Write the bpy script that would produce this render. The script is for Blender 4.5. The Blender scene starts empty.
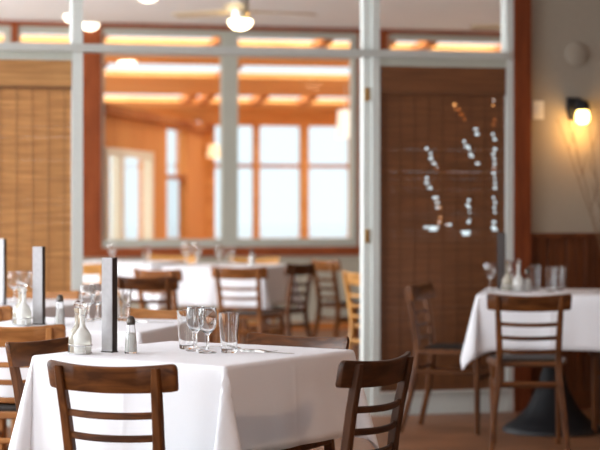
import bpy, bmesh, math, random
from mathutils import Vector, Matrix, noise
random.seed(7)
sc = bpy.context.scene
C = sc.collection
PI = math.pi

# ------------------------------------------------------------------ camera
F = 2000.0            # focal length in pixels of the 600 x 450 frame
H = 1.29              # camera height
HY = 195.0            # horizon row
cam = bpy.data.cameras.new('camera')
cam.sensor_width = 36.0
cam.lens = F * 36.0 / 600.0
cam.shift_y = (HY - 225.0) / 600.0
cam.clip_end = 300
cam.dof.use_dof = True
cam.dof.focus_distance = 6.5
cam.dof.aperture_fstop = 3.4
camo = bpy.data.objects.new('camera', cam)
camo.location = (0, 0, H)
camo.rotation_euler = (PI / 2, 0, 0)
C.objects.link(camo)
sc.camera = camo

# ------------------------------------------------------------------ world, exposure
sc.view_settings.view_transform = 'Standard'
sc.view_settings.look = 'None'
sc.view_settings.gamma = 1
sc.view_settings.use_curve_mapping = False
sc.view_settings.exposure = 0.04
sc.cycles.use_denoising = True
sc.cycles.max_bounces = 10
sc.cycles.transparent_max_bounces = 24
sc.cycles.sample_clamp_indirect = 6
world = bpy.data.worlds.new('world')
sc.world = world
world.use_nodes = True
bg = world.node_tree.nodes['Background']
bg.inputs[0].default_value = (0.82, 0.93, 1.0, 1)
bg.inputs[1].default_value = 1.25

# room frame: a runs along the glazed partition (to the right), b runs away from the camera
TH = math.radians(15)
ct, st = math.cos(TH), math.sin(TH)
OX, OY = .829, 11.84
def W(a, b, z=0.0):
    return Vector((OX + a * ct - b * st, OY + a * st + b * ct, z))
def pa(x, b):                      # a of image column x on the plane b
    k = (x - 300) / F
    return (k * (OY + b * ct) - OX + b * st) / (ct - k * st)
def pz(x, y, b):                   # height of pixel (x, y) on the plane b
    a = pa(x, b)
    return H - (y - HY) / F * (OY + a * st + b * ct)
def pt(x, y, z):                   # ground-style point: pixel meets the level z
    Y = (H - z) * F / (y - HY)
    return Vector(((x - 300) / F * Y, Y, z))
def px(x, Y, z=0.0):
    return Vector(((x - 300) / F * Y, Y, z))

def portal(a, b, z, sx, sz, facing, power=0, col=(.90, .95, 1.0)):   # area lamp or sky portal standing at a window opening
    l = bpy.data.lights.new('window_daylight', 'AREA')  # also the added lamps at the unseen side and rear windows
    l.shape = 'RECTANGLE'; l.size = sx; l.size_y = sz
    if power: l.energy = power; l.color = col
    else: l.cycles.is_portal = True
    o = bpy.data.objects.new('window_daylight', l)
    o.location = W(a, b, z)
    f = W(*facing, 0) - W(0, 0, 0)
    o.rotation_euler = f.to_track_quat('-Z', 'Y').to_euler()
    C.objects.link(o)
A_L, A_R, A_S = -6.0, 4.5, 9.0
B_R, B_F, B_S = -15.0, 7.3, 13.0
UNSEEN_NEAR_WIN = [(-9.6, -8.4), (-6.6, -5.4), (-4.2, -.5)]  # unseen side windows, sized and spaced to steer light over the tables
FAR_WIN = [(1.0, 3.4), (4.0, 6.4)]
for b0, b1 in UNSEEN_NEAR_WIN:
    portal(A_L - .25, (b0 + b1) / 2, 1.62, b1 - b0, 1.85, (1, 0), 72 * (b1 - b0))
for b0, b1 in FAR_WIN:
    portal(A_L - .25, (b0 + b1) / 2, 1.62, b1 - b0, 1.85, (1, 0), 290)
UNSEEN_REAR_WIN = [(-5.2, -2.4)]  # unseen window behind the camera, its lamp tuned to lift front faces
for a0, a1 in UNSEEN_REAR_WIN:
    portal((a0 + a1) / 2, B_R - .25, 1.62, a1 - a0, 1.85, (0, 1), 70)
l = bpy.data.lights.new('warm_fill_light', 'AREA'); l.shape = 'DISK'; l.size = .6; l.energy = 65; l.color = (1, .66, .42)  # added warm fill, no lamp modelled here; lifts the right cloth faces
o = bpy.data.objects.new('warm_fill_light', l); o.location = W(.5, -9.2, 2.8); C.objects.link(o)

# ------------------------------------------------------------------ materials
def mat(name):
    m = bpy.data.materials.new(name); m.use_nodes = True
    nt = m.node_tree
    return m, nt, nt.nodes['Principled BSDF']
def plain(name, col, rough=.5, metal=0, bump=0, bscale=60, var=.06, **kw):
    m, nt, p = mat(name)
    tc = nt.nodes.new('ShaderNodeTexCoord')
    n = nt.nodes.new('ShaderNodeTexNoise'); n.inputs['Scale'].default_value = bscale
    n.inputs['Detail'].default_value = 3
    nt.links.new(tc.outputs['Object'], n.inputs['Vector'])
    r = nt.nodes.new('ShaderNodeValToRGB')
    r.color_ramp.elements[0].position = .3; r.color_ramp.elements[1].position = .7
    r.color_ramp.elements[0].color = (*[c * (1 - var) for c in col], 1)
    r.color_ramp.elements[1].color = (*[min(1, c * (1 + var)) for c in col], 1)
    nt.links.new(n.outputs['Fac'], r.inputs['Fac'])
    nt.links.new(r.outputs['Color'], p.inputs['Base Color'])
    p.inputs['Roughness'].default_value = rough
    p.inputs['Metallic'].default_value = metal
    for k, v in kw.items(): p.inputs[k].default_value = v
    if bump:
        bn = nt.nodes.new('ShaderNodeBump'); bn.inputs['Strength'].default_value = bump
        bn.inputs['Distance'].default_value = .002
        nt.links.new(n.outputs['Fac'], bn.inputs['Height'])
        nt.links.new(bn.outputs['Normal'], p.inputs['Normal'])
    return m
def wood(name, dark, light, axis='x', rough=.42, sc_=1.0, coat=.04, spec=.22):
    m, nt, p = mat(name)
    tc = nt.nodes.new('ShaderNodeTexCoord')
    mp = nt.nodes.new('ShaderNodeMapping')
    s = {'x': (3, 28, 28), 'y': (28, 3, 28), 'z': (28, 28, 3)}[axis]
    mp.inputs['Scale'].default_value = [v * sc_ for v in s]
    nt.links.new(tc.outputs['Object'], mp.inputs['Vector'])
    n = nt.nodes.new('ShaderNodeTexNoise'); n.inputs['Scale'].default_value = 1
    n.inputs['Detail'].default_value = 6; n.inputs['Distortion'].default_value = 1.2
    nt.links.new(mp.outputs['Vector'], n.inputs['Vector'])
    r = nt.nodes.new('ShaderNodeValToRGB')
    r.color_ramp.elements[0].position = .32; r.color_ramp.elements[1].position = .7
    r.color_ramp.elements[0].color = (*dark, 1); r.color_ramp.elements[1].color = (*light, 1)
    nt.links.new(n.outputs['Fac'], r.inputs['Fac'])
    nt.links.new(r.outputs['Color'], p.inputs['Base Color'])
    p.inputs['Roughness'].default_value = rough
    p.inputs['Coat Weight'].default_value = coat
    p.inputs['Specular IOR Level'].default_value = spec
    p.inputs['Coat Roughness'].default_value = .2
    return m
def emit(name, col, s):
    m, nt, p = mat(name)
    p.inputs['Base Color'].default_value = (*col, 1)
    p.inputs['Emission Color'].default_value = (*col, 1)
    p.inputs['Emission Strength'].default_value = s
    return m
def pane_glass(name, tint=(.97, .985, .98)):
    m, nt, p = mat(name)
    nt.nodes.remove(p)
    out = nt.nodes['Material Output']
    t = nt.nodes.new('ShaderNodeBsdfTransparent'); t.inputs[0].default_value = (*tint, 1)
    g = nt.nodes.new('ShaderNodeBsdfGlossy'); g.inputs['Roughness'].default_value = .02
    fr = nt.nodes.new('ShaderNodeFresnel'); fr.inputs[0].default_value = 1.25
    mx = nt.nodes.new('ShaderNodeMixShader')
    nt.links.new(fr.outputs[0], mx.inputs[0]); nt.links.new(t.outputs[0], mx.inputs[1])
    nt.links.new(g.outputs[0], mx.inputs[2]); nt.links.new(mx.outputs[0], out.inputs['Surface'])
    return m
def bamboo(name, dark, light, trans):
    m, nt, p = mat(name)
    tc = nt.nodes.new('ShaderNodeTexCoord')
    mp = nt.nodes.new('ShaderNodeMapping'); mp.inputs['Scale'].default_value = (3, 3, 60)
    nt.links.new(tc.outputs['Object'], mp.inputs['Vector'])
    n = nt.nodes.new('ShaderNodeTexNoise'); n.inputs['Scale'].default_value = 1; n.inputs['Detail'].default_value = 4
    nt.links.new(mp.outputs['Vector'], n.inputs['Vector'])
    r = nt.nodes.new('ShaderNodeValToRGB')
    r.color_ramp.elements[0].position = .3; r.color_ramp.elements[1].position = .7
    r.color_ramp.elements[0].color = (*dark, 1); r.color_ramp.elements[1].color = (*light, 1)
    nt.links.new(n.outputs['Fac'], r.inputs['Fac'])
    nt.links.new(r.outputs['Color'], p.inputs['Base Color'])
    p.inputs['Roughness'].default_value = .5
    tl = nt.nodes.new('ShaderNodeBsdfTranslucent'); nt.links.new(r.outputs['Color'], tl.inputs['Color'])
    mx = nt.nodes.new('ShaderNodeMixShader'); mx.inputs[0].default_value = trans
    nt.links.new(p.outputs[0], mx.inputs[1]); nt.links.new(tl.outputs[0], mx.inputs[2])
    nt.links.new(mx.outputs[0], nt.nodes['Material Output'].inputs['Surface'])
    return m
def plank_floor(name):
    m, nt, p = mat(name)
    tc = nt.nodes.new('ShaderNodeTexCoord')
    mp = nt.nodes.new('ShaderNodeMapping'); mp.inputs['Rotation'].default_value = (0, 0, -TH)
    nt.links.new(tc.outputs['Object'], mp.inputs['Vector'])
    br = nt.nodes.new('ShaderNodeTexBrick')
    br.inputs['Scale'].default_value = 1; br.inputs['Brick Width'].default_value = 1.4
    br.inputs['Row Height'].default_value = .09; br.inputs['Mortar Size'].default_value = .0015
    br.inputs['Color1'].default_value = (.29, .13, .06, 1); br.inputs['Color2'].default_value = (.21, .088, .040, 1)
    br.inputs['Mortar'].default_value = (.10, .04, .02, 1)
    nt.links.new(mp.outputs['Vector'], br.inputs['Vector'])
    n = nt.nodes.new('ShaderNodeTexNoise'); n.inputs['Scale'].default_value = 3; n.inputs['Detail'].default_value = 5
    mx = nt.nodes.new('ShaderNodeMixRGB'); mx.blend_type = 'OVERLAY'; mx.inputs[0].default_value = .5
    nt.links.new(mp.outputs['Vector'], n.inputs['Vector'])
    nt.links.new(br.outputs['Color'], mx.inputs[1]); nt.links.new(n.outputs['Fac'], mx.inputs[2])
    nt.links.new(mx.outputs[0], p.inputs['Base Color'])
    p.inputs['Roughness'].default_value = .42
    return m

M = {}
WD = ((.055, .017, .004), (.175, .060, .015))
M['wx'] = wood('walnut_x', *WD, 'x'); M['wz'] = wood('walnut_z', *WD, 'z'); M['wy'] = wood('walnut_y', *WD, 'y')
SHADE_WD = ((.028, .010, .004), (.080, .030, .011))  # walnut darkened: the shade on one chair put into its colour
M['dx'] = wood('shaded_walnut_x', *SHADE_WD, 'x'); M['dz'] = wood('shaded_walnut_z', *SHADE_WD, 'z'); M['dy'] = wood('shaded_walnut_y', *SHADE_WD, 'y')
LIT_WD = ((.26, .10, .028), (.46, .20, .065))  # walnut lightened: window light on the left chairs put into the colour
M['lx'] = wood('lit_walnut_x', *LIT_WD, 'x'); M['lz'] = wood('lit_walnut_z', *LIT_WD, 'z'); M['ly'] = wood('lit_walnut_y', *LIT_WD, 'y')
HN = ((.42, .19, .05), (.66, .34, .10))
M['hx'] = wood('honey_x', *HN, 'x'); M['hz'] = wood('honey_z', *HN, 'z'); M['hy'] = wood('honey_y', *HN, 'y')
MD = ((.15, .050, .012), (.32, .118, .030))
M['mx'] = wood('chestnut_x', *MD, 'x'); M['mz'] = wood('chestnut_z', *MD, 'z'); M['my'] = wood('chestnut_y', *MD, 'y')
M['pad'] = plain('dark_vinyl', (.02, .014, .011), .6, bump=.2, **{'Specular IOR Level': .15})
M['cloth'] = plain('white_linen', (.84, .845, .88), .85, bump=.12, bscale=420, var=.015)
M['iron'] = plain('black_iron', (.010, .010, .012), .55, bump=.15, **{'Specular IOR Level': .3})
M['top'] = wood('table_wood', (.2, .1, .05), (.3, .16, .08), 'x')
M['glass'], nt_, p_ = mat('clear_glass')
p_.inputs['Transmission Weight'].default_value = 1; p_.inputs['Roughness'].default_value = 0
p_.inputs['IOR'].default_value = 1.45; p_.inputs['Base Color'].default_value = (.985, .99, .99, 1)
M['milk'] = plain('milky_glass', (.90, .91, .88), .12, var=.03, **{'Transmission Weight': .45, 'IOR': 1.4})
M['oil'] = plain('pale_vinegar', (.86, .82, .70), .1, var=.03, **{'Transmission Weight': .7, 'IOR': 1.38})
M['salt'] = plain('salt', (.85, .84, .81), .8, bump=.4, bscale=500)
M['chrome'] = plain('chrome', (.62, .62, .62), .18, 1, var=.02)
M['steel'] = plain('steel', (.42, .40, .38), .25, 1, var=.02)
M['capdark'] = plain('dark_cap', (.10, .09, .08), .3, .8)
M['holder'] = plain('dark_stained_holder', (.040, .028, .025), .4, var=.1, **{'Specular IOR Level': .25})
M['holder_sheen'] = plain('painted_holder_sheen', (.42, .41, .42), .3, var=.06)  # dark holder's front lightened, a glossy reflection painted on
M['frame'] = plain('pale_grey_paint', (.60, .63, .60), .45, var=.03)
M['rail'] = plain('mid_grey_paint', (.47, .48, .45), .5, var=.03)
M['sash'] = plain('grey_green_paint', (.43, .44, .38), .5, var=.03)
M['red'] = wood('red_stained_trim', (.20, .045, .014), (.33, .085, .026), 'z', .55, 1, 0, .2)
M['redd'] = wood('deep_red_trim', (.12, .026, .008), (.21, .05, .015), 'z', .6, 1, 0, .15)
M['redx'] = wood('red_stained_trim_x', (.20, .045, .014), (.33, .085, .026), 'x', .55, 1, 0, .2)
M['wain'] = wood('wainscot_wood', (.075, .021, .006), (.14, .040, .012), 'z', .5, 1, 0, .2)
M['beige'] = plain('beige_plaster', (.33, .285, .225), .8, bump=.1, var=.03)
M['greige'] = plain('far_dado_paint', (.42, .39, .31), .7, var=.04, bscale=8)
M['ceil'] = plain('white_ceiling', (.90, .89, .89), .9, var=.02, bscale=5)
M['tan'] = plain('tan_wall', (.40, .27, .18), .85, var=.02, bscale=5)
M['wall'] = plain('cream_wall', (.72, .68, .60), .85, var=.02, bscale=5)
M['orange'] = wood('orange_pine', (.66, .28, .085), (.82, .40, .14), 'x', .8, .25, 0, .08)
M['orangez'] = wood('orange_pine_z', (.62, .245, .07), (.76, .34, .11), 'z', .8, .25, 0, .08)
M['beam'] = wood('beam_pine', (.40, .13, .036), (.54, .20, .058), 'x', .8, .3, 0, .08)
M['pale'] = wood('pale_bounce_floor', (.62, .46, .30), (.72, .56, .38), 'y', .5)
M['cream'] = plain('cream_paint', (.85, .76, .58), .5, var=.02)
M['floor'] = plank_floor('red_brown_floorboards')
M['ground'] = plain('pale_ground', (.93, .93, .93), .9, bscale=2)
M['pane'] = pane_glass('window_pane')
M['blindL'] = bamboo('lit_bamboo', (.48, .225, .075), (.74, .40, .15), .35)  # left blind lightened, light from the side windows put into its colour
M['blindR'] = bamboo('brown_bamboo', (.115, .040, .012), (.20, .074, .024), .05)
M['cordL'] = plain('blind_cord', (.40, .20, .08), .8); M['cordR'] = plain('dark_blind_cord', (.13, .05, .018), .8)
M['bulb'] = emit('warm_bulb', (1, .80, .48), 14)
M['dome'] = emit('warm_dome', (1, .90, .70), 5)
M['sconce_glow'] = emit('amber_shade', (1, .62, .20), 12)
M['shade'] = emit('white_lamp_shade', (.95, .90, .80), .35)
M['cream_shade'] = emit('cream_lamp_shade', (1, .84, .52), .8)
M['brass'] = plain('brass', (.75, .5, .2), .25, 1)
M['fan'] = plain('brushed_nickel', (.55, .54, .50), .3, .7)
M['blade'] = wood('pale_fan_blade', (.50, .40, .26), (.62, .50, .34), 'x')
M['white'] = plain('white_plastic', (.78, .75, .68), .5)
M['twig'] = plain('dry_twig', (.16, .075, .03), .8)
M['vase'] = plain('dark_ceramic', (.10, .07, .05), .3)

# ------------------------------------------------------------------ mesh helpers
def obj(name, bm, m, parent=None, smooth=None, loc=None):
    bmesh.ops.recalc_face_normals(bm, faces=bm.faces)
    me = bpy.data.meshes.new(name); bm.to_mesh(me); bm.free()
    if smooth is not None:
        for p in me.polygons: p.use_smooth = True
        me.set_sharp_from_angle(angle=math.radians(smooth))
    me.materials.append(M[m])
    o = bpy.data.objects.new(name, me); C.objects.link(o)
    if parent: o.parent = parent
    if loc is not None: o.location = loc
    return o
def tag(o, label=None, cat=None, group=None, kind=None):
    if label: o['label'] = label
    if cat: o['category'] = cat
    if group: o['group'] = group
    if kind: o['kind'] = kind
    return o
def thing(name, label, cat, loc=(0, 0, 0), rz=0, group=None):
    o = bpy.data.objects.new(name, None); C.objects.link(o)
    o.empty_display_size = .1
    o.location = loc; o.rotation_euler = (0, 0, rz)
    return tag(o, label, cat, group)
def BM(): return bmesh.new()
def hexa(bm, pts):
    v = [bm.verts.new(p) for p in pts]
    for f in ((0, 3, 2, 1), (4, 5, 6, 7), (0, 1, 5, 4), (1, 2, 6, 5), (2, 3, 7, 6), (3, 0, 4, 7)):
        bm.faces.new([v[i] for i in f])
    return v
def box(bm, x0, x1, y0, y1, z0, z1):
    return hexa(bm, [(x0, y0, z0), (x1, y0, z0), (x1, y1, z0), (x0, y1, z0), (x0, y0, z1), (x1, y0, z1), (x1, y1, z1), (x0, y1, z1)])
def rbox(bm, a0, a1, b0, b1, z0, z1):              # a box in the room frame
    return hexa(bm, [W(a, b, z) for z in (z0, z1) for a, b in ((a0, b0), (a1, b0), (a1, b1), (a0, b1))])
def loft(bm, rings, cap=True, closed=True):
    vs = [[bm.verts.new(p) for p in r] for r in rings]
    n = len(vs[0])
    for i in range(len(vs) - 1):
        for j in range(n if closed else n - 1):
            k = (j + 1) % n
            bm.faces.new((vs[i][j], vs[i][k], vs[i + 1][k], vs[i + 1][j]))
    if cap and closed:
        bm.faces.new(vs[0][::-1]); bm.faces.new(vs[-1])
    return vs
def lathe(bm, prof, n=28, cx=0, cy=0, cap=True):   # prof: (r, z)
    rings = [[(cx + max(r, 1e-4) * math.cos(2 * PI * k / n), cy + max(r, 1e-4) * math.sin(2 * PI * k / n), z) for k in range(n)] for r, z in prof]
    return loft(bm, rings, cap)
def tube(bm, pts, r, n=8):
    pts = [Vector(p) for p in pts]
    rr = r if isinstance(r, (list, tuple)) else [r] * len(pts)
    rings = []
    up = Vector((0, 0, 1))
    for i, p in enumerate(pts):
        d = (pts[min(i + 1, len(pts) - 1)] - pts[max(i - 1, 0)]).normalized()
        s = d.cross(up if abs(d.z) < .95 else Vector((1, 0, 0))).normalized()
        t = s.cross(d)
        rings.append([p + rr[i] * (math.cos(2 * PI * k / n) * s + math.sin(2 * PI * k / n) * t) for k in range(n)])
    loft(bm, rings)
def octo(cx, cy, z, w, d, c=.3):                    # chamfered horizontal section
    w /= 2; d /= 2; e = min(w, d) * c
    return [(cx + x, cy + y, z) for x, y in ((w, -d + e), (w, d - e), (w - e, d), (-w + e, d), (-w, d - e), (-w, -d + e), (-w + e, -d), (w - e, -d))]
def octx(x, cy, cz, d, h, c=.3):                    # chamfered section across x
    d /= 2; h /= 2; e = min(h, d) * c
    return [(x, cy + y, cz + z) for y, z in ((d, -h + e), (d, h - e), (d - e, h), (-d + e, h), (-d, h - e), (-d, -h + e), (-d + e, -h), (d - e, -h))]
def octy(y, cx, cz, w, h, c=.3):
    return [(a[1], y, a[2]) for a in octx(0, cx, cz, w, h, c)]
def struct(name, bm, m, parent=None):
    o = obj(name, bm, m, parent)
    if not parent: o['kind'] = 'structure'
    return o
def sempty(name):
    o = bpy.data.objects.new(name, None); C.objects.link(o); o['kind'] = 'structure'
    return o
def wall_a(bm, b0, b1, a0, a1, z0, z1, ops):        # wall running along a with openings (a0,a1,z0,z1)
    cur = a0
    for (p, q, s, t) in sorted(ops):
        if p > cur: rbox(bm, cur, p, b0, b1, z0, z1)
        if s > z0: rbox(bm, p, q, b0, b1, z0, s)
        if t < z1: rbox(bm, p, q, b0, b1, t, z1)
        cur = q
    if cur < a1: rbox(bm, cur, a1, b0, b1, z0, z1)
def wall_b(bm, a0, a1, b0, b1, z0, z1, ops):
    cur = b0
    for (p, q, s, t) in sorted(ops):
        if p > cur: rbox(bm, a0, a1, cur, p, z0, z1)
        if s > z0: rbox(bm, a0, a1, p, q, z0, s)
        if t < z1: rbox(bm, a0, a1, p, q, t, z1)
        cur = q
    if cur < b1: rbox(bm, a0, a1, cur, b1, z0, z1)
def win_a(name, a0, a1, b, z0, z1, fm, cols=2, fw=.05, rows=1):     # window filling an opening of a wall along a
    e = sempty(name)
    bm = BM()
    rbox(bm, a0, a1, b - .03, b + .03, z0, z0 + fw); rbox(bm, a0, a1, b - .03, b + .03, z1 - fw, z1)
    rbox(bm, a0, a0 + fw, b - .03, b + .03, z0 + fw, z1 - fw); rbox(bm, a1 - fw, a1, b - .03, b + .03, z0 + fw, z1 - fw)
    obj('window_frame', bm, fm, e)
    for i in range(1, cols):
        x = a0 + (a1 - a0) * i / cols; bm = BM(); rbox(bm, x - fw / 2, x + fw / 2, b - .025, b + .025, z0 + fw, z1 - fw); obj('mullion', bm, fm, e)
    for j in range(1, rows):
        zz = z0 + (z1 - z0) * j / rows; bm = BM(); rbox(bm, a0 + fw, a1 - fw, b - .02, b + .02, zz - fw * .3, zz + fw * .3); obj('muntin', bm, fm, e)
    for i in range(cols):
        x0 = a0 + (a1 - a0) * i / cols; x1 = a0 + (a1 - a0) * (i + 1) / cols
        bm = BM(); vs = [bm.verts.new(W(*p)) for p in ((x0, b, z0), (x1, b, z0), (x1, b, z1), (x0, b, z1))]; bm.faces.new(vs)
        obj('pane', bm, 'pane', e)
    return e

# ------------------------------------------------------------------ the shell
ZC = pz(230, 26, B_F)                      # ceiling height from the far wall's top edge
bm = BM(); rbox(bm, A_L - .2, A_R + .2, B_R - .2, B_F + .05, -.1, 0); struct('floor', bm, 'floor')
bm = BM(); rbox(bm, A_L - .2, A_S + .2, B_F + .05, B_S + .2, -.1, 0); struct('unseen_floor_sunroom', bm, 'pale')  # unseen floor, made pale to bounce light up to the roof boards
bm = BM(); rbox(bm, A_L - .2, A_R + .2, B_R - .2, B_F + .1, ZC, ZC + .1); struct('ceiling', bm, 'ceil')
bm = BM(); rbox(bm, -60, 60, -60, 90, -.5, -.3); struct('ground', bm, 'ground')
bm = BM(); wall_b(bm, A_L - .2, A_L, B_R, B_F, 0, ZC, [(p, q, .7, 2.55) for p, q in UNSEEN_NEAR_WIN + FAR_WIN]); struct('wall_left', bm, 'wall')
bm = BM(); rbox(bm, A_R, A_R + .2, B_R, B_F, 0, ZC); struct('wall_right', bm, 'tan')
bm = BM(); wall_a(bm, B_R - .2, B_R, A_L - .2, A_R + .2, 0, ZC, [(p, q, .7, 2.55) for p, q in UNSEEN_REAR_WIN]); struct('wall_rear', bm, 'wall')

# near partition (plane b = 0)
p1a, p1b = pa(72.5, -.05), pa(83, -.05)
p2a, p2b = pa(365, -.05), pa(380, -.05)
p3a, p3b = pa(507, -.05), pa(513.5, -.05)
rda, rdb = p3b, pa(530, -.05)
zt0, zt1 = pz(300, 55.5, -.07), pz(300, 48, -.07)      # transom rail
n = 0
for a0, a1 in ((p1a, p1b), (p3a, p3b)):
    n += 1; bm = BM(); rbox(bm, a0, a1, -.05, .05, 0, ZC); struct('trim_%d' % n, bm, 'frame')
# middle post: jamb plus a narrow stepped stop, with hinges
bm = BM(); rbox(bm, p2a + .045, p2b, -.05, .05, 0, ZC); rbox(bm, p2a, p2a + .045, -.02, .05, 0, ZC)
post = struct('trim_3', bm, 'frame')
for y in (94, 236, 372):
    z = pz(363, y, -.05); bm = BM(); rbox(bm, p2a + .008, p2a + .032, -.032, -.02, z - .04, z + .04); obj('hinge', bm, 'brass', post)
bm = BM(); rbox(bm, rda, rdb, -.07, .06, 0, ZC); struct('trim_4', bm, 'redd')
bm = BM(); rbox(bm, A_L, p3a, -.075, .05, zt0, zt1); struct('trim_5', bm, 'rail')
# left and right bays: head rail, kick plate with lip, glass behind the blind
for k, (a0, a1) in enumerate(((A_L, p1a), (p2b, p3a))):
    bm = BM(); rbox(bm, a0, a1, -.045, .05, zt0 - .05, zt0); struct('trim_%d' % (6 + k), bm, 'sash')
    bm = BM(); rbox(bm, a0, a1, -.045, .05, 0, .135); rbox(bm, a0, a1, -.06, -.045, .118, .135); rbox(bm, a0, a1, -.056, -.045, 0, .035)
    struct('baseboard_%s' % ('left', 'right')[k], bm, 'frame')
    bm = BM(); bm.faces.new([bm.verts.new(W(*p)) for p in ((a0, .03, .135), (a1, .03, .135), (a1, .03, zt0 - .05), (a0, .03, zt0 - .05))])
    e = sempty('window_%d' % (1 + k)); obj('pane', bm, 'pane', e)
for k, (a0, a1) in enumerate(((A_L, p1a), (p1b, p2a), (p2b, p3a))):
    bm = BM(); bm.faces.new([bm.verts.new(W(*p)) for p in ((a0, .02, zt1), (a1, .02, zt1), (a1, .02, ZC), (a0, .02, ZC))])
    e = sempty('window_%d' % (3 + k)); obj('pane', bm, 'pane', e)
# beige wall to the right of the red post, with wainscot boards
zw = pz(560, 233, -.03)
bm = BM(); rbox(bm, rdb, A_R, -.02, .1, 0, ZC); wf = struct('wall_front', bm, 'beige')
bw = .1185; a = rdb; nb = 0
while a < A_R - .02:
    a1 = min(a + bw, A_R)
    bm = BM()
    rings = []
    for z in (.12, zw - .03):
        mid = (a + a1) / 2
        prof = [(a + .002, -.02), (a + .002, -.030), (a + .007, -.037), (mid - .004, -.037), (mid, -.031), (mid + .004, -.037), (a1 - .007, -.037), (a1 - .002, -.030), (a1 - .002, -.02)]
        rings.append([W(x, b, z) for x, b in prof])
    loft(bm, rings)
    obj('board', bm, 'wain', wf); a = a1
bm = BM(); rbox(bm, rdb, A_R, -.062, -.02, zw - .03, zw); obj('cap_rail', bm, 'wain', wf)
bm = BM(); rbox(bm, rdb, A_R, -.045, -.02, 0, .12); obj('skirting', bm, 'wain', wf)

# far wall (plane b = B_F): red posts, sill rail, dado, sashes
fb = B_F
f1a, f1b = pa(82, fb - .05), pa(101.5, fb - .05)
f2a, f2b = pa(358, fb - .05), pa(388, fb - .05)
f0a, f0b = pa(11, fb - .05), pa(18, fb - .05)
zs0, zs1 = pz(230, 256, fb), pz(230, 247, fb)
bm = BM(); rbox(bm, A_L, A_R, fb - .03, fb + .1, 0, zs0); struct('wall_far', bm, 'greige')
bm = BM(); rbox(bm, A_L, A_R, fb - .06, fb + .1, zs0, zs1); struct('trim_8', bm, 'redx')
bm = BM(); rbox(bm, A_L, A_R, fb - .06, fb + .1, ZC - .045, ZC); struct('trim_9', bm, 'redx')
bm = BM(); rbox(bm, A_L, A_R, fb - .045, fb - .03, 0, .07); struct('baseboard_far', bm, 'beam')
for k, (a0, a1) in enumerate(((f1a, f1b), (f2a, f2b), (f0a, f0b), (A_R - .9, A_R))):
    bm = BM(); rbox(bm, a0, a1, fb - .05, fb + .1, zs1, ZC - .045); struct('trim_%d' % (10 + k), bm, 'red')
zu = ZC - .045
zm0, zm1 = pz(230, 57, fb), pz(230, 46, fb)          # sash rail that lies behind the near transom
mul0, mul1 = pa(222, fb - .03), pa(238, fb - .03)
def far_sash(idx, a0, a1, mulls, fw=.055):
    e = sempty('window_%d' % idx)
    def fr(nm, *r):
        bm = BM(); rbox(bm, *r); obj(nm, bm, 'sash', e)
    fr('bottom_rail', a0, a1, fb - .035, fb + .05, zs1, pz(230, 239, fb))
    fr('top_rail', a0, a1, fb - .035, fb + .05, pz(230, 36.5, fb), zu)
    fr('middle_rail', a0, a1, fb - .035, fb + .05, zm0, zm1)
    zb, ztp = pz(230, 239, fb), pz(230, 36.5, fb)
    for s0, s1, t0, t1 in ((zb, zm0, 0, 0), (zm1, ztp, 0, 0)):
        fr('side_stile', a0, a0 + .028, fb - .03, fb + .05, s0, s1); fr('side_stile', a1 - fw, a1, fb - .03, fb + .05, s0, s1)
        for m0, m1 in mulls: fr('mullion', m0, m1, fb - .035, fb + .05, s0, s1)
        cuts = [a0] + [(m0 + m1) / 2 for m0, m1 in mulls] + [a1]
        for i in range(len(cuts) - 1):
            bm = BM(); bm.faces.new([bm.verts.new(W(*p)) for p in ((cuts[i], fb + .01, s0), (cuts[i + 1], fb + .01, s0), (cuts[i + 1], fb + .01, s1), (cuts[i], fb + .01, s1))])
            obj('pane', bm, 'pane', e)
far_sash(6, f1b, f2a, [(mul0, mul1)])
far_sash(7, f2b, A_R - .9, [(f2b + 1.55, f2b + 1.70)])
far_sash(8, f0b, f1a, [])
far_sash(9, A_L, f0a, [((A_L + f0a) / 2 - .07, (A_L + f0a) / 2 + .07)])

# side windows of both rooms
wi = 10
for b0, b1 in UNSEEN_NEAR_WIN + FAR_WIN:
    e = sempty('window_%d' % wi); wi += 1
    bm = BM()
    for z0, z1 in ((.7, .76), (2.49, 2.55)): rbox(bm, A_L - .13, A_L - .07, b0, b1, z0, z1)
    for y in (b0, (b0 + b1) / 2 - .03, b1 - .06): rbox(bm, A_L - .13, A_L - .07, y, y + .06, .76, 2.49)
    obj('window_frame', bm, 'frame', e)
for a0, a1 in UNSEEN_REAR_WIN:
    e = sempty('window_%d' % wi); wi += 1
    bm = BM()
    for z0, z1 in ((.7, .76), (2.49, 2.55)): rbox(bm, a0, a1, B_R - .13, B_R - .07, z0, z1)
    for x in (a0, (a0 + a1) / 2 - .03, a1 - .06): rbox(bm, x, x + .06, B_R - .13, B_R - .07, .76, 2.49)
    obj('window_frame', bm, 'frame', e)

# ------------------------------------------------------------------ sunroom beyond the far wall
S0, S1 = B_F + .1, B_S
zE = pz(290, 112, S1)                      # eaves height at the back
def zr(b): return (ZC + .02) + (zE - ZC - .02) * (b - S0) / (S1 - S0)     # lean-to roof
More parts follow.
